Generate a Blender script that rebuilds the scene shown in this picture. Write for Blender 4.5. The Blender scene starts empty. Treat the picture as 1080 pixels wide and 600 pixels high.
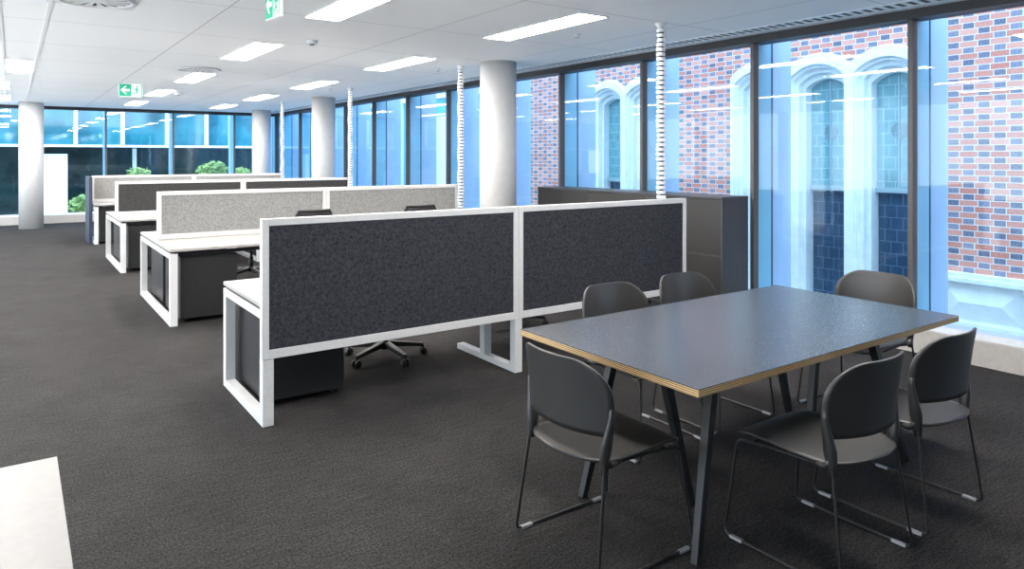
import bpy, bmesh, math, random
from mathutils import Vector, Matrix
PI = math.pi
random.seed(7)
SC = bpy.context.scene
COL = SC.collection

# ------------------------------------------------------------------ helpers
class MB:
    """collects shapes and links them as ONE mesh object"""
    def __init__(s):
        s.bm = bmesh.new()
    def _set(s, faces, mi):
        for f in faces:
            f.material_index = mi
    def box(s, x0, x1, y0, y1, z0, z1, mi=0):
        v = [s.bm.verts.new((x, y, z)) for z in (z0, z1) for (x, y) in ((x0, y0), (x1, y0), (x1, y1), (x0, y1))]
        fs = [(3, 2, 1, 0), (4, 5, 6, 7), (0, 1, 5, 4), (1, 2, 6, 5), (2, 3, 7, 6), (3, 0, 4, 7)]
        s._set([s.bm.faces.new([v[i] for i in f]) for f in fs], mi)
        return s
    def prism(s, poly, fn, a, b, mi=0):
        """poly: 2d points; fn(u, v, w) -> xyz ; extruded from w=a to w=b"""
        A = [s.bm.verts.new(fn(u, v, a)) for u, v in poly]
        B = [s.bm.verts.new(fn(u, v, b)) for u, v in poly]
        n = len(poly)
        fs = [s.bm.faces.new(A[::-1]), s.bm.faces.new(B)]
        for i in range(n):
            fs.append(s.bm.faces.new((A[i], A[(i+1) % n], B[(i+1) % n], B[i])))
        s._set(fs, mi)
        return s
    def bar(s, p, q, w0, h0, w1=None, h1=None, up=(0, 0, 1), mi=0):
        """tapered rectangular bar from p to q"""
        p, q = Vector(p), Vector(q)
        w1 = w0 if w1 is None else w1
        h1 = h0 if h1 is None else h1
        d = (q - p).normalized()
        u = Vector(up)
        if abs(d.dot(u)) > 0.95:
            u = Vector((0, 1, 0))
        sx = d.cross(u).normalized()
        sy = sx.cross(d).normalized()
        ring = []
        for c, w, h in ((p, w0, h0), (q, w1, h1)):
            ring.append([s.bm.verts.new(c + sx*a*w/2 + sy*b*h/2) for a, b in ((-1, -1), (1, -1), (1, 1), (-1, 1))])
        A, B = ring
        fs = [s.bm.faces.new(A[::-1]), s.bm.faces.new(B)]
        for i in range(4):
            fs.append(s.bm.faces.new((A[i], A[(i+1) % 4], B[(i+1) % 4], B[i])))
        s._set(fs, mi)
        return s
    def tube(s, pts, r, seg=8, mi=0, closed=False, rb=None):
        """swept tube; r radius (or list), rb second radius for an oval"""
        pts = [Vector(p) for p in pts]
        n = len(pts)
        rr = r if isinstance(r, (list, tuple)) else [r]*n
        rbb = rr if rb is None else (rb if isinstance(rb, (list, tuple)) else [rb]*n)
        rings = []
        t0 = (pts[1] - pts[0]).normalized()
        u = t0.orthogonal().normalized()
        if abs(t0.z) < 0.9:
            u = (Vector((0, 0, 1)) - t0*t0.z).normalized()
        else:
            u = (Vector((1, 0, 0)) - t0*t0.x).normalized()
        for i, p in enumerate(pts):
            if closed:
                t = (pts[(i+1) % n] - pts[i-1]).normalized()
            else:
                t = (pts[min(i+1, n-1)] - pts[max(i-1, 0)]).normalized()
            u = (u - t*u.dot(t)).normalized()
            w = t.cross(u)
            rings.append([s.bm.verts.new(p + u*math.cos(2*PI*k/seg)*rr[i] + w*math.sin(2*PI*k/seg)*rbb[i]) for k in range(seg)])
        fs = []
        for i in range(n if closed else n-1):
            A, B = rings[i], rings[(i+1) % n]
            for k in range(seg):
                fs.append(s.bm.faces.new((A[k], A[(k+1) % seg], B[(k+1) % seg], B[k])))
        if not closed:
            fs.append(s.bm.faces.new(rings[0][::-1]))
            fs.append(s.bm.faces.new(rings[-1]))
        for f in fs:
            f.smooth = True
        s._set(fs, mi)
        return s
    def lathe(s, prof, c=(0, 0, 0), seg=32, mi=0, smooth=True):
        rings = []
        for r, z in prof:
            rings.append([s.bm.verts.new((c[0] + r*math.cos(2*PI*k/seg), c[1] + r*math.sin(2*PI*k/seg), c[2] + z)) for k in range(seg)])
        fs = []
        for A, B in zip(rings, rings[1:]):
            for k in range(seg):
                f = s.bm.faces.new((A[k], A[(k+1) % seg], B[(k+1) % seg], B[k]))
                f.smooth = smooth
                fs.append(f)
        fs.append(s.bm.faces.new(rings[0][::-1]))
        fs.append(s.bm.faces.new(rings[-1]))
        s._set(fs, mi)
        return s
    def grid(s, fn, nu, nv, mi=0):
        vs = [[s.bm.verts.new(fn(i/nu, j/nv)) for i in range(nu+1)] for j in range(nv+1)]
        fs = []
        for j in range(nv):
            for i in range(nu):
                f = s.bm.faces.new((vs[j][i], vs[j][i+1], vs[j+1][i+1], vs[j+1][i]))
                f.smooth = True
                fs.append(f)
        s._set(fs, mi)
        return s
    def build(s, name, mat, parent=None, bevel=0, solid=0, subsurf=0):
        bmesh.ops.recalc_face_normals(s.bm, faces=s.bm.faces[:])
        me = bpy.data.meshes.new(name)
        s.bm.to_mesh(me)
        s.bm.free()
        for m in (mat if isinstance(mat, (list, tuple)) else [mat]):
            me.materials.append(m)
        o = bpy.data.objects.new(name, me)
        COL.objects.link(o)
        if parent:
            o.parent = parent
        if solid:
            md = o.modifiers.new('thickness', 'SOLIDIFY')
            md.thickness = solid
            md.offset = 0
        if subsurf:
            md = o.modifiers.new('smooth', 'SUBSURF')
            md.levels = md.render_levels = subsurf
        if bevel:
            md = o.modifiers.new('edges', 'BEVEL')
            md.width = bevel
            md.segments = 2
            md.limit_method = 'ANGLE'
        return o

def tag(o, label=None, cat=None, group=None, kind=None):
    if label: o['label'] = label
    if cat: o['category'] = cat
    if group: o['group'] = group
    if kind: o['kind'] = kind
    return o

def thing(name, label, cat, loc=(0, 0, 0), rz=0, group=None):
    o = bpy.data.objects.new(name, None)
    o.empty_display_size = 0.1
    COL.objects.link(o)
    o.location = loc
    o.rotation_euler = (0, 0, rz)
    return tag(o, label, cat, group)

def struct(o):
    o['kind'] = 'structure'
    return o

def copy_tree(o, parent=None):
    c = o.copy()
    COL.objects.link(c)
    if parent:
        c.parent = parent
    for ch in list(o.children):
        copy_tree(ch, c)
    return c

def dup(root, loc, rz, label, group=None):
    c = copy_tree(root)
    c.location = loc
    c.rotation_euler = (0, 0, rz)
    c['label'] = label
    if group:
        c['group'] = group
    return c

def fillet(pts, rad, n=5):
    pts = [Vector(p) for p in pts]
    out = [pts[0]]
    for a, b, c in zip(pts, pts[1:], pts[2:]):
        r = min(rad, (a-b).length*0.45, (c-b).length*0.45)
        p, q = b + (a-b).normalized()*r, b + (c-b).normalized()*r
        for k in range(n+1):
            t = k/n
            out.append(p*(1-t)**2 + b*2*t*(1-t) + q*t*t)
    out.append(pts[-1])
    return out

# ------------------------------------------------------------------ materials
def mat(name, color, rough=0.5, metal=0.0, spec=0.5, emit=None, estr=0):
    m = bpy.data.materials.new(name)
    m.use_nodes = True
    b = m.node_tree.nodes['Principled BSDF']
    b.inputs['Base Color'].default_value = (*color, 1)
    b.inputs['Roughness'].default_value = rough
    b.inputs['Metallic'].default_value = metal
    b.inputs['Specular IOR Level'].default_value = spec
    if emit:
        b.inputs['Emission Color'].default_value = (*emit, 1)
        b.inputs['Emission Strength'].default_value = estr
    return m

class NT:
    def __init__(s, m):
        s.t = m.node_tree
        s.b = s.t.nodes['Principled BSDF']
    def n(s, typ, **kw):
        nd = s.t.nodes.new(typ)
        for k, v in kw.items():
            setattr(nd, k, v)
        return nd
    def l(s, a, b):
        s.t.links.new(a, b)
    def m(s, op, a, b=None, c=None):
        nd = s.n('ShaderNodeMath', operation=op)
        for i, x in enumerate((a, b, c)):
            if x is None: continue
            if isinstance(x, (int, float)):
                nd.inputs[i].default_value = x
            else:
                s.l(x, nd.inputs[i])
        return nd.outputs[0]
    def mix(s, f, a, b):
        nd = s.n('ShaderNodeMix', data_type='RGBA')
        for idx, x in ((0, f), (6, a), (7, b)):
            if isinstance(x, (int, float)):
                nd.inputs[idx].default_value = x
            elif isinstance(x, tuple):
                nd.inputs[idx].default_value = (*x, 1)
            else:
                s.l(x, nd.inputs[idx])
        return nd.outputs[2]
    def noise(s, scale, vec=None, detail=2, rough=0.5):
        nd = s.n('ShaderNodeTexNoise')
        nd.inputs['Scale'].default_value = scale
        nd.inputs['Detail'].default_value = detail
        nd.inputs['Roughness'].default_value = rough
        if vec is not None:
            s.l(vec, nd.inputs['Vector'])
        return nd.outputs['Fac']
    def pos(s):
        return s.n('ShaderNodeNewGeometry').outputs['Position']
    def objco(s):
        return s.n('ShaderNodeTexCoord').outputs['Object']
    def mapping(s, vec, scale):
        nd = s.n('ShaderNodeMapping')
        nd.inputs['Scale'].default_value = scale
        s.l(vec, nd.inputs['Vector'])
        return nd.outputs[0]
    def remap(s, x, a, b, c=0.0, d=1.0):
        nd = s.n('ShaderNodeMapRange')
        s.l(x, nd.inputs[0])
        for i, v in enumerate((a, b, c, d)):
            nd.inputs[i+1].default_value = v
        return nd.outputs[0]
    def bump(s, h, strength, dist=0.01):
        nd = s.n('ShaderNodeBump')
        nd.inputs['Strength'].default_value = strength
        nd.inputs['Distance'].default_value = dist
        s.l(h, nd.inputs['Height'])
        s.l(nd.outputs[0], s.b.inputs['Normal'])

def m_carpet():
    m = mat('carpet', (.05, .05, .05), 0.95, spec=0.15)
    t = NT(m); p = t.pos()
    a = t.noise(95, p, 3, 0.8)
    b = t.noise(1.0, t.mapping(p, (7, 55, 1)), 3, 0.7)
    c = t.noise(2.2, p, 3, 0.55)
    ch = t.n('ShaderNodeTexChecker'); ch.inputs['Scale'].default_value = 1.0
    t.l(t.mapping(p, (2.0, 2.0, 0.001)), ch.inputs['Vector'])
    v = t.m('MULTIPLY', t.remap(a, .34, .68, .1, 1.9), t.remap(b, .3, .7, .72, 1.28))
    v = t.m('MULTIPLY', v, t.remap(c, .3, .7, .86, 1.14))
    v = t.m('MULTIPLY', v, t.m('ADD', t.m('MULTIPLY', ch.outputs['Fac'], .05), .975))
    cb = t.n('ShaderNodeCombineColor')
    for i, k in enumerate((.032, .0302, .0302)):
        t.l(t.m('MULTIPLY', v, k), cb.inputs[i])
    t.l(cb.outputs[0], t.b.inputs['Base Color'])
    t.bump(a, .6, .004)
    return m

def m_ceiling():
    m = mat('ceiling_tile', (.86, .86, .855), 0.8, spec=0.2)
    t = NT(m); p = t.pos()
    sp = t.n('ShaderNodeSeparateXYZ'); t.l(p, sp.inputs[0])
    def line(x, off, per, w):
        f = t.m('FRACT', t.m('DIVIDE', t.m('SUBTRACT', x, off), per))
        d = t.m('MULTIPLY', t.m('MINIMUM', f, t.m('SUBTRACT', 1.0, f)), per)
        return t.m('LESS_THAN', d, w)
    g = t.m('MAXIMUM', line(sp.outputs[0], 1.43, 1.82, .004), line(sp.outputs[1], 7.53-1.543*6, 1.543, .004))
    n = t.noise(500, p, 1)
    c = t.mix(t.remap(n, .35, .65), (.935, .935, .93), (.96, .96, .955))
    t.l(t.mix(g, c, (.42, .42, .43)), t.b.inputs['Base Color'])
    return m

def m_felt(name, c0, c1, scale=170):
    m = mat(name, c0, 0.95, spec=0.1)
    t = NT(m); p = t.objco()
    a = t.noise(scale, p, 3, .75)
    b = t.noise(scale*.28, p, 3, .7)
    v = t.m('ADD', t.m('MULTIPLY', a, .6), t.m('MULTIPLY', b, .4))
    t.l(t.mix(t.remap(v, .4, .62), c0, c1), t.b.inputs['Base Color'])
    t.bump(a, .35, .003)
    return m

def m_flemish(name, along=1):
    """Flemish bond brick: red stretchers, blue-grey headers, pale mortar"""
    m = mat(name, (.5, .2, .16), 0.85, spec=0.2)
    t = NT(m); p = t.pos()
    sp = t.n('ShaderNodeSeparateXYZ'); t.l(p, sp.inputs[0])
    y, z = sp.outputs[along], sp.outputs[2]
    P, H = .325, .072
    rowf = t.m('DIVIDE', t.m('ADD', z, 2.0), H)
    row = t.m('FLOOR', rowf)
    fr = t.m('FRACT', rowf)
    par = t.m('MODULO', row, 2.0)
    sf = t.m('ADD', t.m('DIVIDE', t.m('ADD', y, 3.0), P), t.m('MULTIPLY', par, .5))
    s = t.m('FRACT', sf)
    hdr = t.m('LESS_THAN', s, .39)
    mz, ms = .05, .012
    e = t.m('MINIMUM', s, t.m('SUBTRACT', 1.0, s))
    e = t.m('MINIMUM', e, t.m('ABSOLUTE', t.m('SUBTRACT', s, .39)))
    mort = t.m('MAXIMUM', t.m('LESS_THAN', e, ms), t.m('LESS_THAN', t.m('MINIMUM', fr, t.m('SUBTRACT', 1.0, fr)), mz))
    wn = t.n('ShaderNodeTexWhiteNoise', noise_dimensions='3D')
    cx = t.n('ShaderNodeCombineXYZ')
    t.l(t.m('FLOOR', sf), cx.inputs[0]); t.l(row, cx.inputs[1]); t.l(hdr, cx.inputs[2])
    t.l(cx.outputs[0], wn.inputs['Vector'])
    r = wn.outputs['Value']
    red = t.mix(r, (.55, .17, .125), (.72, .33, .26))
    blu = t.mix(r, (.10, .12, .19), (.24, .23, .31))
    nz = t.noise(45, p, 3, .7)
    c = t.mix(hdr, red, blu)
    c = t.mix(t.remap(nz, .45, .8, 0, .35), c, (.78, .62, .55))
    c = t.mix(mort, c, (.80, .76, .74))
    t.l(c, t.b.inputs['Base Color'])
    return m

def m_leaded(name, c0, c1, cl):
    m = mat(name, c0, 0.08, spec=0.6)
    t = NT(m); p = t.pos()
    sp = t.n('ShaderNodeSeparateXYZ'); t.l(p, sp.inputs[0])
    def line(x, per, w, off=0.0):
        f = t.m('FRACT', t.m('DIVIDE', t.m('ADD', x, off), per))
        return t.m('LESS_THAN', t.m('MULTIPLY', t.m('MINIMUM', f, t.m('SUBTRACT', 1.0, f)), per), w)
    row = t.m('FLOOR', t.m('DIVIDE', sp.outputs[2], .16))
    g = t.m('MAXIMUM', line(sp.outputs[2], .16, .005), line(t.m('ADD', sp.outputs[1], t.m('MULTIPLY', t.m('MODULO', row, 2.0), .08)), .16, .005))
    n = t.noise(6, p, 2)
    c = t.mix(n, c0, c1)
    t.l(t.mix(g, c, cl), t.b.inputs['Base Color'])
    t.bump(t.noise(9, p, 2), .15, .02)
    return m

def m_glass(name, tint, ior=1.5):
    m = bpy.data.materials.new(name)
    m.use_nodes = True
    t = m.node_tree
    t.nodes.remove(t.nodes['Principled BSDF'])
    out = t.nodes['Material Output']
    tr = t.nodes.new('ShaderNodeBsdfTransparent'); tr.inputs[0].default_value = (*tint, 1)
    gl = t.nodes.new('ShaderNodeBsdfGlossy'); gl.inputs['Roughness'].default_value = 0.01
    lw = t.nodes.new('ShaderNodeLayerWeight'); lw.inputs[0].default_value = .5
    pw = t.nodes.new('ShaderNodeMath'); pw.operation = 'POWER'; pw.inputs[1].default_value = 5.0
    t.links.new(lw.outputs['Facing'], pw.inputs[0])
    fr = t.nodes.new('ShaderNodeMath'); fr.operation = 'MULTIPLY_ADD'
    fr.inputs[1].default_value = .55; fr.inputs[2].default_value = .028
    t.links.new(pw.outputs[0], fr.inputs[0])
    mx = t.nodes.new('ShaderNodeMixShader')
    t.links.new(fr.outputs[0], mx.inputs[0])
    t.links.new(tr.outputs[0], mx.inputs[1])
    t.links.new(gl.outputs[0], mx.inputs[2])
    t.links.new(mx.outputs[0], out.inputs[0])
    return m

def m_ply():
    m = mat('plywood_edge', (.5, .33, .15), 0.6)
    t = NT(m); p = t.objco()
    sp = t.n('ShaderNodeSeparateXYZ'); t.l(p, sp.inputs[0])
    f = t.m('FRACT', t.m('DIVIDE', sp.outputs[2], .0086))
    g = t.m('LESS_THAN', f, .42)
    n = t.noise(60, p, 2)
    c = t.mix(n, (.60, .40, .18), (.74, .52, .26))
    t.l(t.mix(g, c, (.22, .12, .045)), t.b.inputs['Base Color'])
    return m

def m_tambour():
    m = mat('tambour_door', (.03, .026, .025), 0.5)
    t = NT(m); p = t.objco()
    sp = t.n('ShaderNodeSeparateXYZ'); t.l(p, sp.inputs[0])
    f = t.m('FRACT', t.m('DIVIDE', sp.outputs[1], .035))
    h = t.m('LESS_THAN', f, .14)
    t.l(t.mix(h, (.020, .018, .017), (.010, .009, .009)), t.b.inputs['Base Color'])
    return m

def m_mesh_fabric():
    m = mat('chair_mesh', (.015, .015, .017), 0.7)
    t = NT(m); p = t.objco()
    t.bump(t.noise(400, p, 1), .4, .002)
    return m

def m_noisy(name, c0, c1, scale, rough=.6, spec=.4):
    m = mat(name, c0, rough, spec=spec)
    t = NT(m)
    t.l(t.mix(t.remap(t.noise(scale, t.objco(), 3, .6), .35, .65), c0, c1), t.b.inputs['Base Color'])
    return m

M = dict(
    carpet=m_carpet(), ceiling=m_ceiling(),
    wall=m_noisy('painted_wall', (.80, .80, .79), (.83, .83, .82), 30, .7),
    column=m_noisy('column_paint', (.52, .52, .515), (.55, .55, .545), 12, .6),
    white=m_noisy('white_powder_coat', (.60, .60, .60), (.64, .64, .64), 40, .38),
    top=m_noisy('white_laminate', (.345, .333, .322), (.37, .357, .345), 25, .45),
    trim_dark=mat('dark_trim', (.018, .017, .020), .5),
    mullion=m_noisy('mullion_metal', (.075, .072, .07), (.10, .096, .094), 60, .45),
    fin_in=m_noisy('blue_reveal_metal', (.25, .54, .73), (.28, .58, .77), 3, .5),
    fin_out=m_noisy('pale_fin', (.36, .54, .77), (.40, .58, .81), 3, .5),
    gasket=mat('gasket', (.015, .04, .10), .5),
    kick=m_noisy('kick_panel', (.42, .40, .38), (.46, .44, .42), 20, .5),
    sill=m_noisy('sill_metal', (.66, .72, .78), (.70, .76, .82), 20, .35),
    glass=m_glass('clear_glass', (.86, .95, 1.0)),
    felt_dark=m_felt('charcoal_felt', (.014, .015, .019), (.070, .073, .086)),
    felt_mid=m_felt('dark_grey_felt', (.024, .0235, .0235), (.078, .076, .075)),
    felt_light=m_felt('light_grey_felt', (.16, .16, .157), (.38, .377, .37)),
    ped=m_noisy('pedestal_steel', (.017, .017, .018), (.022, .022, .024), 30, .42),
    ped_front=m_noisy('pedestal_front', (.013, .013, .014), (.018, .018, .019), 30, .5),
    cab=m_noisy('cabinet_steel', (.040, .043, .050), (.048, .051, .058), 20, .4),
    tambour=m_tambour(),
    shell=m_noisy('black_polypropylene', (.013, .0125, .012), (.017, .016, .0155), 300, .46, .8),
    wire=mat('black_wire', (.012, .012, .012), .35),
    glide=mat('clear_glide', (.35, .35, .36), .25),
    laminate=m_noisy('dark_linoleum', (.034, .039, .047), (.036, .041, .049), 2, .255, .6),
    ply=m_ply(),
    blackleg=m_noisy('black_stained_wood', (.010, .010, .011), (.015, .015, .016), 30, .45),
    mesh=m_mesh_fabric(), plastic=mat('black_plastic', (.014, .014, .015), .45),
    metal=mat('polished_metal', (.45, .45, .46), .3, 1.0),
    spine=m_noisy('white_link_plastic', (.78, .78, .76), (.82, .82, .80), 60, .4),
    spine_core=mat('cable_core', (.04, .04, .045), .6),
    lampframe=mat('lamp_frame', (.85, .85, .85), .4),
    lamp=mat('lamp_diffuser', (.9, .9, .9), .5, emit=(1.0, .935, .865), estr=37.0),
    vent=mat('vent_white', (.78, .78, .78), .5), ventdark=mat('vent_slot', (.025, .025, .025), .7),
    green=mat('sign_green', (.0, .33, .17), .4, emit=(.0, .45, .24), estr=.25),
    signwhite=mat('sign_white', (.85, .88, .86), .4, emit=(.9, 1.0, .96), estr=.3),
    brick=m_flemish('flemish_brick', 1),
    stone=m_noisy('pale_limestone', (.74, .78, .80), (.82, .86, .88), 8, .75, .2),
    leaded=m_leaded('leaded_glass', (.02, .05, .10), (.05, .10, .17), (.11, .17, .25)), leaded_sky_tint=m_leaded('sky_tinted_leaded_glass', (.10, .28, .34), (.19, .42, .47), (.34, .55, .60)), lead=mat('lead_came', (.30, .42, .48), .5),  # upper panes are paler: reflected sky put into the glass colour
    pave=m_noisy('pale_paving', (.40, .41, .42), (.48, .49, .50), 3, .9, .2),
    teal=m_noisy('teal_curtain_glass', (.005, .085, .12), (.035, .21, .27), .7, .06, .9),
    darkglass=m_noisy('dark_shopfront_glass', (.006, .018, .020), (.016, .040, .042), .9, .08, .7),
    blueglass=m_noisy('blue_cladding_glass', (.10, .44, .76), (.20, .58, .86), .5, .12, .8),
    render_white=m_noisy('white_render', (.82, .85, .88), (.86, .89, .92), 5, .7),
    leaf=m_noisy('leaf', (.10, .20, .05), (.30, .38, .14), 9, .6),
    planter=mat('planter', (.5, .52, .52), .7),
    bounce_floor=m_noisy('unseen_bounce_floor', (.72, .71, .70), (.75, .74, .73), 4, .5),
    wallgrey=m_noisy('grey_painted_wall', (.16, .16, .16), (.18, .18, .18), 30, .7),
    navy=m_noisy('navy_panel', (.03, .045, .075), (.036, .052, .084), 20, .5),
)

# ------------------------------------------------------------------ the room
CZ = 2.82                    # ceiling height
XW, YF = 6.15, 20.40         # glass planes: right window wall, far window wall
XL, YB = -5.0, -3.0
P0, PITCH = 2.911, 1.543     # mullion rhythm of the right wall

struct(MB().box(-1.3, XW+.10, YB, YF+.10, -.25, 0).build('floor', M['carpet']))
struct(MB().box(XL, -1.3, YB, YF+.10, -.25, 0).build('floor', M['bounce_floor']))  # unseen pale floor, added to bounce light up to the ceiling
struct(MB().box(XL-.2, XW+.16, YB-.2, YF+.16, CZ, CZ+.3).build('ceiling', M['ceiling']))
lw_ = MB()  # unseen left wall, its open bays added to let in daylight for the ceiling
for k in range(9):
    y = YB + k*(YF-YB)/8
    lw_.box(XL-.15, XL, max(YB, y-.15), min(YF, y+.15), 0, CZ)
lw_.build('wall_left', M['wall'])['kind'] = 'structure'
struct(MB().box(XL, XW, YB-.15, YB, 0, CZ).build('wall_back', M['wallgrey']))
# unseen block added above to keep the sun off the brick building
tw = MB().box(XL+.5, -.2, YB-6, YF, CZ+.3, 13).build('unseen_sun_block', M['render_white'])
tw['kind'] = 'structure'

WN = [0]
def window(axis, a0, a1, plane):
    """one floor to ceiling bay, with the mullion at its far (right) end a1 / start a0.
    axis 'Y': bay runs along Y on the right wall; axis 'X': along X on the far wall"""
    WN[0] += 1
    n = 'window_%d' % WN[0]
    def B(mb, u0, u1, d0, d1, z0, z1, mi=0):
        if axis == 'Y':
            mb.box(plane+d0, plane+d1, u0, u1, z0, z1, mi)
        else:
            mb.box(u0, u1, plane+d0, plane+d1, z0, z1, mi)
        return mb
    root = bpy.data.objects.new(n, None); COL.objects.link(root); struct(root)
    e = a1
    B(MB(), e-.020, e+.020, -.05, .03, .19, 2.745).build('mullion', M['mullion'], root)
    B(MB(), e-.012, e+.012, .03, .255, .10, 2.80).build('reveal_fin', M['fin_in'], root)
    B(MB(), e-.016, e+.016, .255, .275, .10, 2.80).build('gasket', M['gasket'], root)
    B(MB(), e-.012, e+.012, .275, .60, .10, 2.95).build('outer_fin', M['fin_out'], root)
    mb = MB()
    B(mb, a0+.026, a1-.026, -.03, .05, .19, .235)
    B(mb, a0+.026, a1-.026, .05, .30, .16, .20)
    mb.build('sill', M['sill'], root)
    B(MB(), a0+.027, a1-.027, -.006, .006, .235, 2.745).build('glass_pane', M['glass'], root)

ys = [P0 + PITCH*k for k in range(-4, 12)]
ys = [y for y in ys if YB < y < YF-.3]
edges = [YB] + ys + [YF-.05]
for a, b in zip(edges, edges[1:]):
    window('Y', a, b, XW)
xs = [1.90-1.545*k for k in range(-2, 5)]
xs = sorted(x for x in xs if XL+.3 < x < XW-.4)
edges = [XL] + xs + [XW-.03]
for a, b in zip(edges, edges[1:]):
    window('X', a, b, YF)
struct(MB().box(XW-.09, XW-.03, YB, YF-.03, 0, .19).build('baseboard_right', M['kick']))
struct(MB().box(XL, XW-.09, YF-.09, YF-.03, 0, .19).build('baseboard_far', M['kick']))
struct(MB().box(XW-.11, XW+.1, YB, YF, 2.745, CZ).build('trim_1', M['trim_dark']))
struct(MB().box(XL, XW-.11, YF-.11, YF+.1, 2.745, CZ).build('trim_2', M['trim_dark']))
# service track lines in the ceiling over the aisle
struct(MB().box(.225, .255, YB, YF-.2, CZ-.008, CZ).build('trim_3', M['lampframe']))
struct(MB().box(-.105, -.08, YB, YF-.2, CZ-.008, CZ).build('trim_4', M['lampframe']))

# slotted air grille along the window head
def slot_grille(x0, x1, y0, y1):
    t = thing('air_grille', 'long slotted white air grille along the ceiling edge above the right-hand windows', 'vent', (0, 0, CZ))
    MB().box(x0-.03, x0, y0, y1, -.005, 0).box(x1, x1+.03, y0, y1, -.005, 0).build('grille_frame', M['lampframe'], t)
    mb = MB()
    y = y0
    while y < y1:
        mb.box(x0, x1, y, y+.045, -.0028, -.0008)
        y += .09
    mb.build('grille_bars', M['lampframe'], t)
    MB().box(x0, x1, y0, y1, -.002, -.0005).build('grille_backing', M['ventdark'], t)
slot_grille(5.715, 5.875, YB+.1, YF-.3)

# columns
def column(x, y, r, label):
    mb = MB()
    mb.lathe([(r, 0), (r, CZ)], seg=48)
    o = mb.build('column', M['column'])
    o.location = (x, y, 0)
    tag(o, label, 'column', 'round white columns')
column(5.12, 7.58, .235, 'thick white round column standing behind the dark cabinets, nearest of the columns')
column(5.22, 14.15, .235, 'white round column beyond the dark third row screen, in front of the blue windows')
column(5.33, 19.0, .235, 'white round column by the far corner where the two window walls meet')
column(.33, 19.2, .235, 'white round column alone at left end of the aisle before the far windows')

# ------------------------------------------------------------------ ceiling fittings
def make_light(label):
    t = thing('ceiling_light', label, 'ceiling light', (0, 0, CZ), 0, 'recessed strip ceiling lights')
    fr = MB()
    w, h = .15, .75
    fr.box(-w-.012, -w, -h-.012, h+.012, -.006, 0).box(w, w+.012, -h-.012, h+.012, -.006, 0)
    fr.box(-w, w, -h-.012, -h, -.006, 0).box(-w, w, h, h+.012, -.006, 0)
    fr.build('lamp_frame', M['lampframe'], t)
    MB().box(-w, w, -h, h, -.004, -.001).build('diffuser', M['lamp'], t)
    return t
LIGHTS = [
    (4.06, 5.30, 'glowing strip ceiling light nearest the windows, above the front dark screen'),
    (2.22, 5.30, 'strip ceiling light cut by the photo top, right of the nearer exit sign'),
    (2.24, 8.45, 'wide glowing ceiling light in the middle of the ceiling, beyond the nearer exit sign'),
    (4.12, 8.45, 'strip ceiling light to the left of the thick nearest column'),
    (2.28, 11.75, 'glowing ceiling light just beyond the round ceiling vent'),
    (4.16, 11.75, 'glowing strip ceiling light short of the second column along the windows'),
    (2.28, 14.90, 'glowing ceiling light right of the farther exit sign'),
    (4.16, 14.90, 'strip ceiling light just short of the second column, second last of its line'),
    (2.28, 18.05, 'small ceiling light below and beyond the farther exit sign, last of its line'),
    (4.16, 18.05, 'small glowing ceiling light in front of the far corner column, last of its line'),
    (.07, 11.60, 'square-looking glowing ceiling light at the far left between two ceiling track lines'),
    (-.20, 14.75, 'ceiling light at the left photo edge, upper of two above the left column'),
    (-.20, 17.95, 'ceiling light at the left photo edge, lower of two above the left column'),
    (-.27, 8.45, 'glowing ceiling light barely showing at the left edge of the photo, highest one there'),
    (2.22, 2.15, None), (4.06, 2.15, None), (-.27, 5.30, None),
    (-2.3, 5.30, None), (-2.3, 8.45, None), (-2.3, 11.75, None), (-2.3, 14.9, None), (-2.3, 18.05, None),  # unseen line continuing the grid on the left, added for its light
]
L0 = None
for x, y, lab in LIGHTS:
    lab = lab or 'glowing strip ceiling light outside the photo'
    if L0 is None:
        L0 = make_light(lab)
        L0.location = (x, y, CZ)
    else:
        dup(L0, (x, y, CZ), 0, lab)

def swirl_vent(x, y, label, square=True):
    t = thing('ceiling_vent', label, 'ceiling vent', (x, y, CZ), 0, 'round ceiling vents')
    if square:
        MB().box(-.30, .30, -.30, .30, -.006, 0).build('plate', M['vent'], t, bevel=.002)
    mb = MB()
    mb.lathe([(.285, -.006), (.29, -.018), (.26, -.022), (.245, -.014), (.245, -.006)], seg=40)
    mb.build('ring', M['vent'], t)
    MB().lathe([(.244, -.0075), (.244, -.0065)], seg=40).build('backing', M['ventdark'], t)
    mb = MB()
    for k in range(16):
        a = 2*PI*k/16
        for (rr0, rr1) in ((.07, .24),):
            u = Vector((math.cos(a), math.sin(a), 0)); v = Vector((-u.y, u.x, 0))
            c0 = u*rr0 + Vector((0, 0, -.012)); c1 = u*rr1 + v*.03 + Vector((0, 0, -.012))
            mb.bar(c0, c1, .018, .004, .055, .004)
    mb.lathe([(.08, -.016), (.075, -.010)], seg=24)
    mb.build('swirl_blades', M['vent'], t)
    return t
swirl_vent(.51, 6.30, 'large square ceiling vent with round swirl blades at the top left edge of the photo')
swirl_vent(2.10, 10.50, 'round ceiling vent in the middle of the ceiling between two glowing lights', False)
swirl_vent(2.05, 16.30, 'small dark ceiling vent just under the farther exit sign', False)

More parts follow.
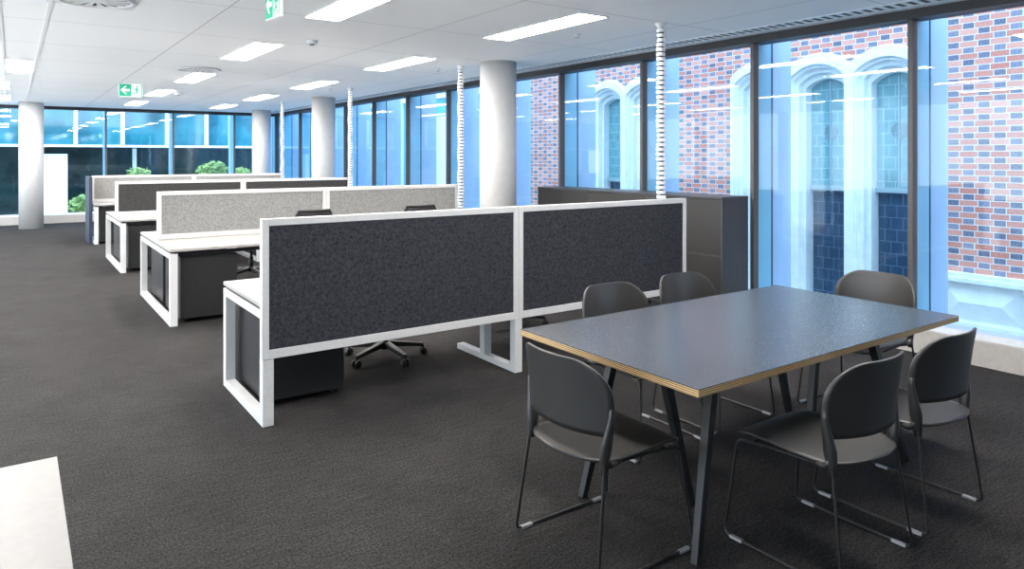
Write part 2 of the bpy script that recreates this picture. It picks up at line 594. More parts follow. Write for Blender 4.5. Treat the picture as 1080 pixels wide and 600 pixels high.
def sprinkler(x, y, label, big=False):
    t = thing('smoke_detector' if big else 'ceiling_sprinkler', label, 'smoke detector' if big else 'sprinkler', (x, y, CZ))
    if big:
        MB().lathe([(.06, 0), (.06, -.018), (.045, -.035), (.02, -.042)], seg=24).build('housing', M['vent'], t)
        MB().lathe([(.028, -.036), (.026, -.046)], seg=16).build('sensor', M['ventdark'], t)
    else:
        MB().lathe([(.04, 0), (.038, -.006), (.012, -.010), (.010, -.03)], seg=20).build('escutcheon', M['vent'], t)
        MB().lathe([(.006, -.03), (.022, -.034), (.022, -.037)], seg=16).build('deflector', M['metal'], t)
sprinkler(2.55, 7.25, 'small round smoke detector on the ceiling right of the wide middle light', True)
sprinkler(2.55, 14.6, 'tiny smoke detector on the ceiling right of the light beside the farther exit sign', True)
sprinkler(4.55, 5.35, 'small sprinkler head on the ceiling beside the strip light nearest the windows')
sprinkler(4.80, 8.60, 'small sprinkler head on the ceiling left of the thick nearest column')
sprinkler(4.62, 12.2, 'small sprinkler head on the ceiling above the second column')

# exit signs
def exit_sign(name, loc, rz, label):
    t = thing(name, label, 'exit sign', loc, rz, 'green exit signs')
    W, H, D = .17, .10, .012
    MB().box(-W, W, -D, D, -H, H).build('sign_case', M['signwhite'], t, bevel=.003)
    MB().box(-.006, .006, -.006, .006, H, H+.05).box(-.05, .05, -.02, .02, H+.045, H+.055).build('bracket', M['vent'], t)
    for s in (-1, 1):
        y = s*(D+.0015)
        def fn(u, v, w, s=s):
            return (-s*u, s*(D+w), v)
        # left half green with the white arrow, right half white with the green figure
        g = MB(); g.prism([(-.165, -.095), (.01, -.095), (.01, .095), (-.165, .095)], fn, .0005, .002)
        g.build('green_panel', M['green'], t)
        a = MB(); a.prism([(-.145, 0), (-.085, .062), (-.055, .062), (-.098, .018), (-.015, .018), (-.015, -.018), (-.098, -.018), (-.055, -.062), (-.085, -.062)], fn, .002, .0032)
        a.build('arrow', M['signwhite'], t)
        m_ = MB()
        m_.prism([(.15, -.095), (.165, -.095), (.165, .095), (.128, .095), (.15, .07)], fn, .0005, .002)
        cir = [(.088+.017*math.cos(k*PI/6), .062+.017*math.sin(k*PI/6)) for k in range(12)]
        m_.prism(cir, fn, .0005, .002)
        m_.prism([(.075, .038), (.100, .042), (.112, .012), (.132, .016), (.132, .003), (.105, -.002), (.098, .010), (.096, -.015), (.118, -.045), (.128, -.085), (.112, -.085), (.102, -.052), (.082, -.030), (.070, -.058), (.032, -.060), (.032, -.045), (.060, -.042), (.074, -.005), (.070, .016), (.055, .004), (.050, -.014), (.038, -.008), (.045, .016)], fn, .0005, .002)
        m_.build('running_figure', M['green'], t)
    return t
sg = exit_sign('exit_sign', (1.475, 4.95, CZ-.155), math.radians(96), 'green and white exit sign hanging at the top edge of the photo, seen edge-on')
sg.scale = (.70, 1, 1)
exit_sign('exit_sign', (1.53, 12.74, CZ-.155), math.radians(4), 'green and white exit sign with left arrow hanging over the left desks')

# ------------------------------------------------------------------ bench desks, screens, pedestals
DX0, DXM, DX1 = 1.21, 3.08, 4.92
def loop_leg(y0, y1, x, wide=.066):
    mb = MB()
    w = wide
    z1 = .685
    mb.box(x, x+w, y0, y0+w, 0, z1)
    mb.box(x, x+w, y1-w, y1, 0, z1)
    mb.box(x, x+w, y0+w, y1-w, 0, .05)
    mb.box(x, x+w, y0+w, y1-w, z1-.05, z1)
    return mb
def bench(y0, y1, label, double):
    t = thing('bench_desk', label, 'desk', (DX0, y0, 0), 0, 'rows of white bench desks')
    L = DX1-DX0
    D = y1-y0
    ym = D/2
    halves = [(0, ym-.012), (ym+.012, D)] if double else [(.055, D)]
    for a, b in halves:
        for xa, xb in ((0, DXM-DX0-.002), (DXM-DX0+.002, L)):
            MB().box(xa, xb, a, b, .705, .73).build('worktop', M['top'], t, bevel=.002)
    for x in (.0, DXM-DX0-.033, L-.066):
        if not double and .1 < x < L-.2:
            MB().box(x, x+.066, 0, .066, 0, .398).box(x, x+.066, .066, .84, 0, .045).box(x, x+.066, .42, .486, .045, .64).box(x, x+.066, .06, .84, .64, .685).build('leg_frame', M['white'], t, bevel=.003)
        elif not double:
            MB().box(x, x+.066, 0, .066, 0, .398).box(x, x+.066, .066, D, 0, .05).box(x, x+.066, D-.066, D, .05, .635).box(x, x+.066, .06, D, .635, .685).build('leg_frame', M['white'], t, bevel=.003)
        else:
            loop_leg(0, D, x).build('leg_frame', M['white'], t, bevel=.003)
    r = MB()
    for yy in ((.10, D-.14) if double else (.12, D-.14)):
        r.box(.066, L-.066, yy, yy+.03, .655, .685)
    for x in (.0, DXM-DX0-.033, L-.066):
        r.box(x+.01, x+.056, .07, D-.05, .685, .705)
    if not double:
        for x in (.0, DXM-DX0-.033, L-.066):
            r.box(x+.02, x+.046, .053, .072, .36, .705)
    r.build('support_rail', M['trim_dark'], t)
    return t
def screen(x0, x1, y, z0, z1, felt, label, posts=False):
    th = .025
    t = thing('privacy_screen', label, 'desk screen', ((x0+x1)/2, y, z0), 0, 'fabric desk screens')
    L = (x1-x0)/2 - .001; H = z1-z0; f = .042
    fr = MB()
    fr.box(-L, -L+f, -th, th, 0, H).box(L-f, L, -th, th, 0, H)
    fr.box(-L+f, L-f, -th, th, H-f, H).box(-L+f, L-f, -th, th, 0, f+.012)
    fr.build('screen_frame', M['white'], t, bevel=.003)
    MB().box(-L+f, L-f, -th+.008, th-.008, f+.012, H-f).build('fabric_panel', felt, t)
    return t
# row 1 (front): single bench, the deep dark screen hangs on its near edge
bench(4.288, 5.25, 'white bench desk hidden behind the big front dark screen', False)
screen(DX0-.005, DXM, 4.312, .40, 1.237, M['felt_dark'], 'large charcoal felt screen with white frame, left half of the front row', True)
screen(DXM, DX1+.01, 4.312, .40, 1.237, M['felt_dark'], 'large charcoal felt screen with white frame, right half of the front row behind the table', True)
names = {2: ('light grey', 'second'), 3: ('charcoal', 'third'), 4: ('light grey', 'fourth and farthest')}
for row, ya, yb in ((2, 7.32, 9.24), (3, 11.08, 13.0), (4, 14.95, 16.87)):
    cn, on = names[row]
    bench(ya, yb, 'double white bench desk carrying the %s felt screens of the %s row' % (cn, on), True)
    f = M['felt_mid'] if row == 3 else M['felt_light']
    yc = (ya+yb)/2
    screen(DX0+.03, DXM, yc, .731, 1.237, f, 'low %s felt screen on left half of the %s desk row' % (cn, on))
    screen(DXM, DX1, yc, .731, 1.237, f, 'low %s felt screen on right half of the %s desk row' % (cn, on))
# end panel of the last row
o = MB().box(1.14, 1.195, 15.15, 15.95, 0, 1.23).build('end_panel', M['navy'], None, bevel=.003)
tag(o, 'narrow grey-blue end panel at the left end of the farthest desk row', 'panel')

def make_pedestal(label):
    t = thing('storage_pedestal', label, 'storage unit', (0, 0, 0), 0, 'dark storage units under the desks')
    w, d = .265, .40
    MB().box(-w, w, -d+.02, d, .04, .645).build('body', M['ped'], t, bevel=.006)
    MB().box(-w+.003, w-.003, -d, -d+.02, .045, .622).build('front_panel', M['ped_front'], t, bevel=.003)
    for sx in (-1, 1):
        for sy in (-1, 1):
            MB().tube([(sx*(w-.06)-.012, sy*(d-.07), .02), (sx*(w-.06)+.012, sy*(d-.07), .02)], .02, 12).box(sx*(w-.06)-.016, sx*(w-.06)+.016, sy*(d-.07)-.01, sy*(d-.07)+.01, .025, .04).build('castor', M['plastic'], t)
    return t
P1 = make_pedestal('black storage unit under the front desk, showing below the large charcoal screen')
P1.location = (1.575, 4.99, 0)
dup(P1, (1.575, 7.80, 0), 0, 'black storage unit under the near side of the second desk row, left end')
dup(P1, (1.575, 8.76, 0), PI, 'black storage unit under the far side of the second desk row, behind its end frame')
dup(P1, (1.575, 11.56, 0), 0, 'black storage unit under the near side of the third desk row, left end')
dup(P1, (1.575, 12.52, 0), PI, 'black storage unit under the far side of the third desk row, behind its end frame')
dup(P1, (1.575, 15.43, 0), 0, 'black storage unit under the fourth and farthest desk row, left end')

# white worktop corner at the bottom left of the photo
t = thing('desk', 'bare white desk corner at the bottom left of the photo', 'desk', (.105, 2.47, 0))
MB().box(-1.6, 0, -1.4, 0, .705, .73).build('worktop', M['top'], t, bevel=.002)
for x in (-1.55, -.13):
    mb = MB()
    mb.box(x, x+.06, -1.35, -1.29, 0, .705).box(x, x+.06, -.11, -.05, 0, .705).box(x, x+.06, -1.29, -.11, 0, .05)
    mb.build('leg_frame', M['white'], t, bevel=.003)

# ------------------------------------------------------------------ cable spines
def cable_spine(x, y, z0, label):
    t = thing('cable_riser', label, 'cable riser', (x, y, 0), 0, 'white link cable risers')
    mb = MB()
    z = z0
    k = 0
    rnd = random.Random(int(x*100+y*10))
    while z < CZ-.05:
        a = .35*math.sin(k*.55)
        c, s = math.cos(a), math.sin(a)
        dx = .006*math.sin(k*.9)
        def ring(r, zz): return [(dx+c*px*r-s*py*r, s*px*r+c*py*r) for px, py in ((-1, -.55), (-.55, -1), (.55, -1), (1, -.55), (1, .55), (.55, 1), (-.55, 1), (-1, .55))]
        mb.prism(ring(.036, 0), lambda u, v, w: (u, v, w), z, z+.028)
        mb.prism(ring(.012, 0), lambda u, v, w: (u, v, w), z+.028, z+.043)
        z += .043
        k += 1
    mb.build('link_chain', M['spine'], t)
    MB().tube([(0, 0, z0-.02), (0, 0, CZ-.004)], .023, 10).build('cables', M['spine_core'], t)
    MB().lathe([(.055, CZ), (.055, CZ-.012), (.04, CZ-.03), (.03, CZ-.05)], seg=24).build('ceiling_mount', M['spine'], t)
    MB().lathe([(.07, .73), (.07, .745), (.035, .76), (.03, z0)], seg=24).build('base_mount', M['spine'], t)
    return t
cable_spine(4.80, 4.47, .80, 'white link cable riser rising behind the front dark screen, nearest of the four')
cable_spine(4.88, 8.12, .80, 'white link cable riser at the right end of the second, light grey screen row')
cable_spine(4.88, 11.9, .80, 'white link cable riser at the right end of the third, charcoal screen row')
cable_spine(4.88, 15.78, .80, 'white link cable riser at the farthest desk row, beside the corner column')

# ------------------------------------------------------------------ cabinets along the windows
def make_cabinet(label):
    t = thing('storage_cabinet', label, 'cabinet', (0, 0, 0), 0, 'dark storage cabinets under the windows')
    # local: front faces -X, long side along Y (0.985), depth 0.40
    h = .4925
    b = MB()
    b.box(-.20, .20, -h, -h+.018, 0.05, 1.19).box(-.20, .20, h-.018, h, .05, 1.19)
    b.box(.182, .20, -h+.018, h-.018, .05, 1.19).box(-.20, .182, -h+.018, h-.018, .05, .07)
    b.box(-.20, .182, -h+.018, h-.018, .62, .635)
    b.build('carcass', M['cab'], t)
    MB().box(-.205, .205, -h-.0005, h+.0005, 1.19, 1.212).build('cabinet_top', M['cab'], t, bevel=.002)
    MB().box(-.18, .19, -h+.02, h-.02, 0, .05).build('plinth', M['trim_dark'], t)
    for s in (-1, 1):
        d = MB().box(-.198, -.180, min(s*.002, s*(h-.022)), max(s*.002, s*(h-.022)), .075, 1.185).build('sliding_door', M['tambour'], t)
        MB().box(-.206, -.198, s*.03-.008, s*.03+.008, .55, .75).build('handle', M['ped'], d)
    return t
CB = make_cabinet('dark storage cabinet at the near end, blank side panel facing the table')
CB.location = (5.855, 4.96, 0)
dup(CB, (5.855, 5.955, 0), 0, 'dark storage cabinet in the middle of the row of three by the windows')
dup(CB, (5.855, 6.95, 0), 0, 'dark storage cabinet at the far end of the row, nearest the thick column')

# ------------------------------------------------------------------ meeting table
TX0, TX1, TY0, TY1, TZ = 2.085, 4.215, 1.755, 2.885, .742
t = thing('meeting_table', 'rectangular meeting table with dark blue-grey top and plywood edge on black trestles', 'table', ((TX0+TX1)/2, (TY0+TY1)/2, 0))
hx, hy = (TX1-TX0)/2, (TY1-TY0)/2
MB().box(-hx, hx, -hy, hy, TZ-.003, TZ).build('tabletop', M['laminate'], t)
MB().box(-hx, hx, -hy, hy, TZ-.030, TZ-.003).build('plywood_edge', M['ply'], t)['label'] = 'layered tan plywood edge'
def trestle(xb, so, cx, cy):
    """so: sign of the outward side"""
    b = MB()
    b.box(xb-.035-cx, xb+.035-cx, 1.90-cy, 2.60-cy, TZ-.075, TZ-.030)
    tr = b.build('trestle', M['blackleg'], t, bevel=.004)
    for y0, yf in ((1.95, 1.865), (2.53, 2.545)):
        MB().bar((xb-cx, y0-cy, TZ-.04), (xb+so*.205-cx, yf-cy, 0.0), .044, .044, .034, .034).build('leg', M['blackleg'], tr, bevel=.004)
    MB().bar((xb-so*.0-cx, 2.24-cy, TZ-.04), (xb-so*.155-cx, 2.20-cy, 0.0), .044, .044, .034, .034).build('leg', M['blackleg'], tr, bevel=.004)
cx, cy = (TX0+TX1)/2, (TY0+TY1)/2
trestle(2.405, -1, cx, cy)
trestle(3.655, 1, cx, cy)

# ------------------------------------------------------------------ sled chairs
def make_sled_chair(label):
    t = thing('sled_chair', label, 'chair', (0, 0, 0), 0, 'black sled chairs round the meeting table')
    HW = .232
    def seat(a, v):
        u = a*2-1
        y = -.285 + v*.545
        if v < .30:
            w = HW*math.sqrt(max(.012, 1-((.30-v)/.30)**2.2))
        elif v > .90:
            w = .215 - .05*(1-math.sqrt(max(0, 1-((v-.90)/.10)**2)))
        else:
            w = HW - .010*(v-.30)/.60
        z = .448 - .016*math.sin(PI*min(1, max(0, (v-.05)/.8)))
        if v > .80:
            z -= .028*((v-.80)/.20)**2
        if v < .14:
            z += .012*((.14-v)/.14)**2
        z += .012*u*u*math.sin(PI*min(1, v*1.1))
        return (u*w, y, z)
    MB().grid(seat, 20, 28).build('seat', M['shell'], t, solid=.011)
    R = .145; ZT = .838; ZB = .548
    def ymid(z):
        s = (z-.45)/.38
        return -.262 - .010*s - .030*s*s
    def edge(z):
        q = min(1, max(0, (z-.43)/.25))
        return HW + .034*q*q*(3-2*q)
    def hw(z):
        c = ZT-R
        w = edge(z)
        if z > c:
            w = w-R+math.sqrt(max(0, R*R-(z-c)**2))
        if z < ZB+.03:
            w -= .008*(1-math.sqrt(max(0, 1-((ZB+.03-z)/.03)**2)))
        return w
    def wrap(x, z):
        return ymid(z) + .070*(abs(x)/HW)**2.2
    bm = MB()
    def back(a, b):
        u = a*2-1
        b2 = 1-(1-b)**1.6
        z = ZB + (ZT-ZB)*b2
        w = hw(z)
        x = u*w
        # lower edge dips towards the uprights
        z2 = z
        return (x, wrap(x, z), z2)
    bm.grid(back, 24, 22)
    bk = bm.build('backrest', M['shell'], t, solid=.011)
    for s in (-1, 1):
        up = MB()
        pts = []; ra = []; rb = []
        for k in range(9):
            z = .405 + k*(.66-.405)/8
            pts.append((s*(edge(z)-.006), wrap(edge(z), z) - .006, z))
            q = 1-abs(k-3)/7
            ra.append(.017*q+.003); rb.append(.024*q+.003)
        up.tube(pts, ra, 10, rb=rb)
        # shoulder blending seat lip into the upright
        up.tube(fillet([(s*.21, -.10, .435), (s*.230, -.175, .432), (s*.232, -.198, .47)], .04), .014, 8)
        up.build('upright', M['shell'], bk)
    wr = MB()
    for s in (-1, 1):
        wr.tube(fillet([(s*.244, wrap(.25, .60)-.006, .60), (s*.234, -.205, .43), (s*.262, -.262, .0065), (s*.262, .265, .0065), (s*.226, .225, .412), (s*.205, .10, .416), (s*.205, -.17, .425)], .035, 6), .0062, 8)
    for y in (.175, .125):
        wr.tube([(-.207, y, .405), (.207, y, .405)], .005, 6)
    wr.tube([(-.205, -.13, .422), (.205, -.13, .422)], .005, 6)
    wr.build('sled_base', M['wire'], t)
    for s in (-1, 1):
        for y in (-.205, .205):
            MB().box(s*.262-.009, s*.262+.009, y-.03, y+.03, 0, .012).build('glide', M['glide'], t, bevel=.002)
    return t
C1 = make_sled_chair('black sled chair at the left end of the meeting table, its back to the camera')
C1.location = (2.03, 2.22, 0); C1.rotation_euler = (0, 0, -PI/2)
dup(C1, (2.745, 1.685, 0), 0, 'black sled chair on the near long side of the table, left one of that side')
dup(C1, (3.415, 1.69, 0), 0, 'black sled chair on the near long side of the table, right one of that side')
dup(C1, (4.44, 2.44, 0), PI/2, 'black sled chair at the window end of the meeting table')
dup(C1, (2.94, 2.90, 0), PI, 'black sled chair on the far side of the table, left one of that side')
dup(C1, (3.59, 2.91, 0), PI, 'black sled chair on the far side of the table, in front of the dark cabinet')

# ------------------------------------------------------------------ task chairs
def make_task_chair(label):
    t = thing('office_chair', label, 'office chair', (0, 0, 0), 0, 'black office chairs at the desks')
    b = MB()
    b.lathe([(.035, .07), (.045, .085), (.045, .125), (.03, .14)], seg=20)
    for k in range(5):
        a = 2*PI*k/5 + .3
        u = Vector((math.cos(a), math.sin(a), 0))
        b.bar(u*.03 + Vector((0, 0, .115)), u*.315 + Vector((0, 0, .078)), .055, .045, .032, .028)
    b.build('star_base', M['plastic'], t, bevel=.006)
    for k in range(5):
        a = 2*PI*k/5 + .3
        u = Vector((math.cos(a), math.sin(a), 0)); v = Vector((-u.y, u.x, 0))
        c = u*.315 + Vector((0, 0, .028))
        m_ = MB()
        for s in (-1, 1):
            m_.tube([c + v*s*.008, c + v*s*.028], .028, 14)
        m_.tube([c + Vector((0, 0, .0)), c + Vector((0, 0, .055))], .007, 8)
        m_.build('castor', M['plastic'], t)
    MB().lathe([(.028, .13), (.028, .27), (.016, .27), (.016, .41)], seg=18).build('gas_lift', M['plastic'], t)
    MB().box(-.10, .10, -.13, .12, .395, .435).box(-.03, .03, -.27, -.10, .40, .425).build('tilt_mechanism', M['plastic'], t, bevel=.008)
    def seat(a, v):
        u = a*2-1
        y = -.24+v*.48
        w = .245*(1-.14*abs(2*v-1)**3)
        return (u*w, y, .465 - .012*math.sin(PI*v) - (.03*((v-.75)/.25)**2 if v > .75 else 0))
    MB().grid(seat, 12, 12).build('seat', M['plastic'], t, solid=.055, subsurf=1)
    def yb(z):
        return -.235 - .035*math.sin((z-.52)/.56*PI*.9) - .11*((z-.52)/.56)
    def back(a, v):
        u = a*2-1
        z = .54+v*.53
        w = .225*(1-.22*v**2)
        return (u*w*(1-.10*max(0, (v-.9)/.1)), yb(z) + .05*u*u, z)
    MB().grid(back, 12, 16).build('mesh_back', M['mesh'], t, solid=.008)
    fr = MB()
    ring = []
    for k in range(12): ring.append(back(0, k/11))
    for k in range(1, 12): ring.append(back(k/11, 1))
    for k in range(1, 12): ring.append(back(1, 1-k/11))
    for k in range(1, 11): ring.append(back(1-k/11, 0))
    fr.tube(ring, .015, 8, closed=True)
    fr.tube(fillet([(0, -.22, .415), (0, -.30, .45), (0, -.315, .62), (0, yb(.8)-.02, .8)], .05), .022, 8)
    fr.build('back_frame', M['plastic'], t)
    for s in (-1, 1):
        ar = MB()
        ar.tube(fillet([(s*.10, -.02, .42), (s*.29, -.02, .43), (s*.29, -.02, .60)], .05), .014, 8)
        arm = ar.build('arm_post', M['plastic'], t)
        MB().box(s*.29-.04, s*.29+.04, -.14, .12, .60, .622).build('arm_pad', M['plastic'], arm, bevel=.01)
    return t
O1 = make_task_chair('black office chair whose star base shows below the left front charcoal screen')
O1.location = (2.43, 5.22, 0); O1.rotation_euler = (0, 0, PI+.1)
dup(O1, (3.87, 5.50, 0), PI-.25, 'black office chair behind the right front charcoal screen, base showing left of the table')
dup(O1, (2.44, 7.22, 0), .05, 'black office chair whose back peeks over the left front screen')
dup(O1, (3.66, 7.22, 0), -.05, 'black office chair whose back just peeks over the middle of the front row')
dup(O1, (2.60, 9.75, 0), PI+.2, 'black office chair on the far side of the second desk row, seen beneath its worktop')

# ------------------------------------------------------------------ outside: the brick building
BX = 9.2
GZ = -1.2
bd = thing('brick_building', 'red brick building with pale arched stone windows close outside the right-hand windows', 'building', (BX, 5, GZ))
ob = Vector((BX, 5, GZ))
def W(mb, x0, x1, y0, y1, z0, z1, mi=0):
    mb.box(x0-ob.x, x1-ob.x, y0-ob.y, y1-ob.y, z0-ob.z, z1-ob.z, mi); return mb
ZTOP = 9.0
BAY = .953
groups = [(4.25, 3), (8.45, 3), (14.0, 0)]
# brick courses between the stone groups
wall = MB()
Y0, Y1 = -4.0, 12.35
ZB0, ZG = .24, 2.98
g1a, g1b = 4.19, 4.19+3*BAY
g2a, g2b = 8.47, 8.47+2*BAY+.0
W(wall, BX, BX+.5, Y0, g1a, ZB0, ZTOP)
W(wall, BX, BX+.5, g1b, g2a, ZB0, ZTOP)
W(wall, BX, BX+.5, g2b, Y1, ZB0, ZTOP)
def arch_pts(c, hw_, zs, rise, n=14):
    """segmental arch: from (c+hw,zs) over the crown to (c-hw,zs)"""
    R = (hw_*hw_ + rise*rise)/(2*rise)
    a0 = math.asin(hw_/R)
    return [(c + R*math.sin(a), zs + rise - R + R*math.cos(a)) for a in [a0 - 2*a0*k/n for k in range(n+1)]]
def fnX(u, v, w):
    return (w-ob.x, u-ob.y, v-ob.z)
HZ, HR = 2.84, .215
for ga, n in ((g1a, 3), (g2a, 2)):
    for i in range(n):
        c = ga + (i+.5)*BAY
        wall.prism([(c-BAY/2, ZTOP), (c+BAY/2, ZTOP)] + arch_pts(c, BAY/2, HZ, HR), fnX, BX, BX+.5)
wall.build('brick_wall', M['brick'], bd)
pl = MB()
W(pl, BX-.06, BX+.5, Y0, g1a, -.47, ZB0)
W(pl, BX-.06, BX+.5, g1b, g2a, -.47, ZB0)
W(pl, BX-.06, BX+.5, g2b, Y1, -.47, ZB0)
W(pl, BX-.12, BX+.5, Y0, Y1, GZ, -.47)
pl.build('stone_plinth', M['stone'], bd)

def stone_group(ya, n):
    zb = -.47
    for i in range(n):
        y0 = ya + i*BAY
        c = y0 + BAY/2
        fr = MB()
        # spandrel and jamb plate (left jamb, right jamb, head) as one polygon with an arched opening
        def ring(hw_o, zs_o, rise_o, hw_i, zs, rise, x0, x1):
            inner = [(c+hw_i, zb)] + arch_pts(c, hw_i, zs, rise) + [(c-hw_i, zb)]
            outer = [(c-hw_o, zb)] + arch_pts(c, hw_o, zs_o, rise_o)[::-1] + [(c+hw_o, zb)]
            fr.prism(inner + outer, fnX, x0, x1)
        h = BAY/2
        ring(h-.0005, HZ, HR-.0005, .400, 2.68, .17, BX-.02, BX+.5)      # jambs and head
        ring(h-.001, HZ-.015, HR-.01, .415, 2.72, .175, BX-.09, BX-.02)  # projecting hood
        ring(.402, 2.69, .172, .350, 2.64, .145, BX+.06, BX+.5)          # stepped mouldings
        ring(.352, 2.65, .147, .300, 2.59, .12, BX+.16, BX+.5)
        st = fr.build('stone_arch', M['stone'], bd)
        p = MB()
        p.prism([(c+.298, 1.16), (c+.298, 2.58)] + arch_pts(c, .298, 2.59, .118) + [(c-.298, 1.16)], fnX, BX+.30, BX+.32)
        pane = p.build('leaded_pane', M['leaded_sky_tint'], st)
        p = MB()
        p.prism([(c-.298, zb), (c+.298, zb), (c+.298, 1.16), (c-.298, 1.16)], fnX, BX+.34, BX+.36)
        p.build('lower_pane', M['leaded'], st)
        q = MB()
        W(q, BX+.26, BX+.34, c-.298, c+.298, 1.13, 1.20)
        W(q, BX+.285, BX+.30, c-.012, c+.012, 1.20, 2.69)
        q.build('window_bar', M['lead'], pane)
        r = MB()
        for rad in (.10, .075):
            r.tube([(BX+.292-ob.x, c+rad*math.cos(2*PI*k/24)-ob.y, 1.95+rad*math.sin(2*PI*k/24)-ob.z) for k in range(24)], .006, 6, closed=True)
        for k in range(8):
            a = 2*PI*k/8
            r.tube([(BX+.292-ob.x, c-ob.y, 1.95-ob.z), (BX+.292-ob.x, c+.075*math.cos(a)-ob.y, 1.95+.075*math.sin(a)-ob.z)], .004, 5)
        r.build('lead_rosette', M['lead'], pane)
stone_group(g1a, 3)
stone_group(g2a, 2)
# recessed stone panels of the plinth
def stone_panel(y0, y1):
    fr = MB()
    z0, z1 = -.40, .24
    x = BX-.06
    W(fr, x-.05, x, y0, y1, z1-.05, z1); W(fr, x-.05, x, y0, y1, z0, z0+.07)
    W(fr, x-.05, x, y0, y0+.10, z0+.07, z1-.05); W(fr, x-.05, x, y1-.10, y1, z0+.07, z1-.05)
    W(fr, x-.075, x, y0+.10, y1-.10, z1-.10, z1-.05)
    W(fr, x-.075, x, y0+.10, y0+.16, z0+.07, z1-.10); W(fr, x-.075, x, y1-.16, y1-.10, z0+.07, z1-.10)
    # pyramid boss
    def pt(y, z, d): return (x-d-ob.x, y-ob.y, z-ob.z)
    ya, yb, za, zb = y0+.20, y1-.20, z0+.10, z1-.13
    cyy, czz = (ya+yb)/2, (za+zb)/2
    vs = [fr.bm.verts.new(pt(*q)) for q in ((ya, za, 0), (yb, za, 0), (yb, zb, 0), (ya, zb, 0))]
    tp = [fr.bm.verts.new(pt(*q)) for q in ((ya+.2, czz, .05), (yb-.2, czz, .05))]
    for f in ((vs[0], vs[1], tp[1], tp[0]), (vs[2], vs[3], tp[0], tp[1]), (vs[1], vs[2], tp[1]), (vs[3], vs[0], tp[0])):
        fr.bm.faces.new(f)
    fr.build('stone_panel', M['stone'], bd)
stone_panel(2.95, 4.18)
stone_panel(1.6, 2.83)
mb = MB()
W(mb, BX-.13, BX+.5, Y0, Y1, GZ, GZ+.1)
mb.build('base_course', M['stone'], bd)

# blue clad building further along, with pale piers
b2 = thing('blue_glass_building', 'blue glass building with pale piers beyond the brick one, outside the right-hand windows', 'building', (10.2, 20, GZ))
def W2(mb, x0, x1, y0, y1, z0, z1):
    mb.box(x0-10.2, x1-10.2, y0-20, y1-20, z0-GZ, z1-GZ); return mb
W2(MB(), 10.2, 13, 12.6, 28, GZ, 12).build('glass_cladding', M['blueglass'], b2)
for y, w, z1 in ((13.0, .35, 3.1), (16.9, 1.0, 2.75), (20.5, .5, 12), (25.2, .9, 12)):
    W2(MB(), 9.95, 10.2, y, y+w, GZ, z1).build('pale_pier', M['render_white'], b2)
W2(MB(), 9.85, 10.2, 12.6, 12.95, GZ, 2.1).build('dark_panel', M['navy'], b2)
for z in (-.2, 3.3, 6.6):
    W2(MB(), 10.12, 10.2, 12.6, 28, z, z+.14).build('floor_band', M['render_white'], b2)

# far side: a teal glass office block across the street
fy = 31.0
b3 = thing('teal_glass_building', 'teal glass office building with white mullions across the street beyond the far windows', 'building', (2, fy, GZ))
def W3(mb, x0, x1, y0, y1, z0, z1):
    mb.box(x0-2, x1-2, y0-fy, y1-fy, z0-GZ, z1-GZ); return mb
W3(MB(), -16, 12, fy, fy+6, 2.05, 14).build('glass_upper', M['teal'], b3)
W3(MB(), -16, 12, fy+1.2, fy+6, GZ, 2.0).build('glass_lower', M['darkglass'], b3)
W3(MB(), -16, 12, fy-.15, fy+6, 1.97, 2.05).build('slab_edge', M['render_white'], b3)
for k, x in enumerate((-12, -9.6, -7.2, -5.85, -4.3, -2.75, -1.2, .35, 1.9, 3.44, 5.0, 6.47, 7.4, 9.0, 10.5)):
    W3(MB(), x-.06, x+.06, fy-.16, fy, 2.06, 14).build('mullion', M['render_white'], b3)
for x in (-13, -7, -1.0, 4.0, 9.2):
    W3(MB(), x-.07, x+.07, fy+1.1, fy+1.2, GZ, 1.93).build('shopfront_post', M['sill'], b3)
W3(MB(), .85, 1.65, fy+.1, fy+.7, GZ, 1.7).build('white_pier', M['render_white'], b3)
W3(MB(), -16, 12, fy+5, fy+6, 5.4, 5.6).build('slab_edge', M['render_white'], b3)

# shrubs in front of it
def shrub(x, y, s, n, h, label, seed):
    rnd = random.Random(seed)
    t = thing('shrub', label, 'shrub', (x, y, GZ), 0, 'shrubs outside the far windows')
    MB().lathe([(.30*s, 0), (.36*s, .45), (.33*s, .45), (.30*s, .40)], seg=20).build('planter_tub', M['planter'], t)
    st = MB()
    for k in range(5):
        a = 2*PI*k/5
        st.tube([(0, 0, .40), (.10*s*math.cos(a), .10*s*math.sin(a), h*.6), (.28*s*math.cos(a), .28*s*math.sin(a), h+.2*s)], .012, 5)
    st.build('stem', M['leaf'], t)
    lf = MB()
    for k in range(n):
        d = Vector((rnd.gauss(0, 1), rnd.gauss(0, 1), rnd.gauss(0, 1))).normalized()*rnd.random()**.4
        p = Vector((d.x*.55*s, d.y*.55*s, h + d.z*.5*s))
        u = Vector((rnd.gauss(0, 1), rnd.gauss(0, 1), rnd.gauss(0, .6))).normalized()
        v = u.orthogonal().normalized()
        L = rnd.uniform(.09, .17)*s
        q = [lf.bm.verts.new(p - u*L), lf.bm.verts.new(p + v*L*.35), lf.bm.verts.new(p + u*L), lf.bm.verts.new(p - v*L*.35)]
        lf.bm.faces.new(q)
    lf.build('foliage', M['leaf'], t)
shrub(1.87, 27.0, .75, 420, 1.2, 'green leafy shrub outside the far windows, just left of the farthest desk row', 1)
shrub(3.55, 27.5, .8, 420, 2.05, 'green leafy shrub outside the far windows, above the left farthest screen', 2)
shrub(6.1, 28.0, 1.1, 480, 2.1, 'bright leafy shrub outside the far windows above the right half of the farthest screens', 3)
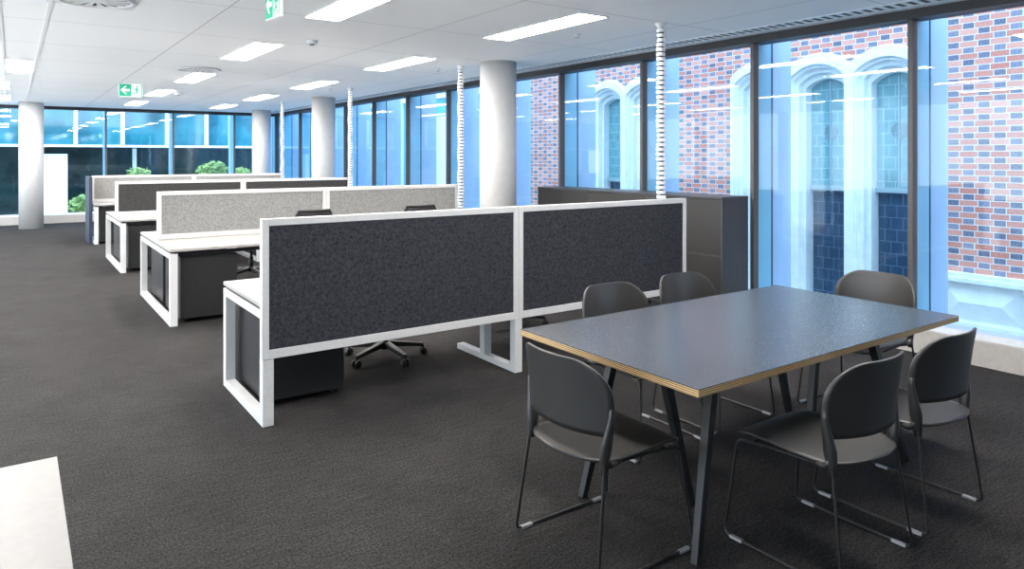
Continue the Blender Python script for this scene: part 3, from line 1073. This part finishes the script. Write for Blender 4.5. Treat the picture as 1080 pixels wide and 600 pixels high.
shrub(7.25, 28.5, .7, 380, 2.05, 'small leafy shrub outside the far windows, left of the far corner column', 4)

struct(MB().box(-40, 40, -20, 60, GZ-.3, GZ).build('ground', M['pave']))

# ------------------------------------------------------------------ light
w = bpy.data.worlds.new('sky')
SC.world = w
w.use_nodes = True
nt = w.node_tree
bg = nt.nodes['Background']
tc = nt.nodes.new('ShaderNodeTexCoord')
sx = nt.nodes.new('ShaderNodeSeparateXYZ')
rp = nt.nodes.new('ShaderNodeValToRGB')
nt.links.new(tc.outputs['Generated'], sx.inputs[0])
nt.links.new(sx.outputs[2], rp.inputs[0])
rp.color_ramp.elements[0].position = 0.0
rp.color_ramp.elements[0].color = (.80, .91, 1.0, 1)
rp.color_ramp.elements[1].position = .7
rp.color_ramp.elements[1].color = (.60, .80, 1.0, 1)
nt.links.new(rp.outputs[0], bg.inputs[0])
bg.inputs[1].default_value = 4.2

sun = bpy.data.lights.new('sun', 'SUN')
so_ = bpy.data.objects.new('sun', sun)
COL.objects.link(so_)
sun.energy = 4.0
sun.angle = math.radians(1.0)
sun.color = (1.0, .95, .88)
# sun low on the left side of the building, shining in through the open bays added in the unseen left wall
so_.rotation_euler = Vector((.74, .30, -.56)).to_track_quat('-Z', 'Y').to_euler()

# ------------------------------------------------------------------ camera
cam = bpy.data.cameras.new('camera')
co = bpy.data.objects.new('camera', cam)
COL.objects.link(co)
co.location = (0, 0, 1.61)
co.rotation_euler = (PI/2, 0, -math.radians(35.15))
cam.sensor_fit = 'HORIZONTAL'
cam.sensor_width = 36
cam.lens = 747/1080*36
cam.shift_y = -135/1080
cam.clip_start = .05
cam.clip_end = 200
SC.camera = co

SC.view_settings.view_transform = 'Standard'
SC.view_settings.look = 'None'
SC.view_settings.exposure = 0.55
SC.view_settings.gamma = 1.0
SC.view_settings.use_curve_mapping = False
cy_ = SC.cycles
cy_.use_denoising = True
cy_.max_bounces = 8
cy_.diffuse_bounces = 5
cy_.transparent_max_bounces = 12
cy_.sample_clamp_indirect = 6
cy_.caustics_reflective = False
cy_.caustics_refractive = False
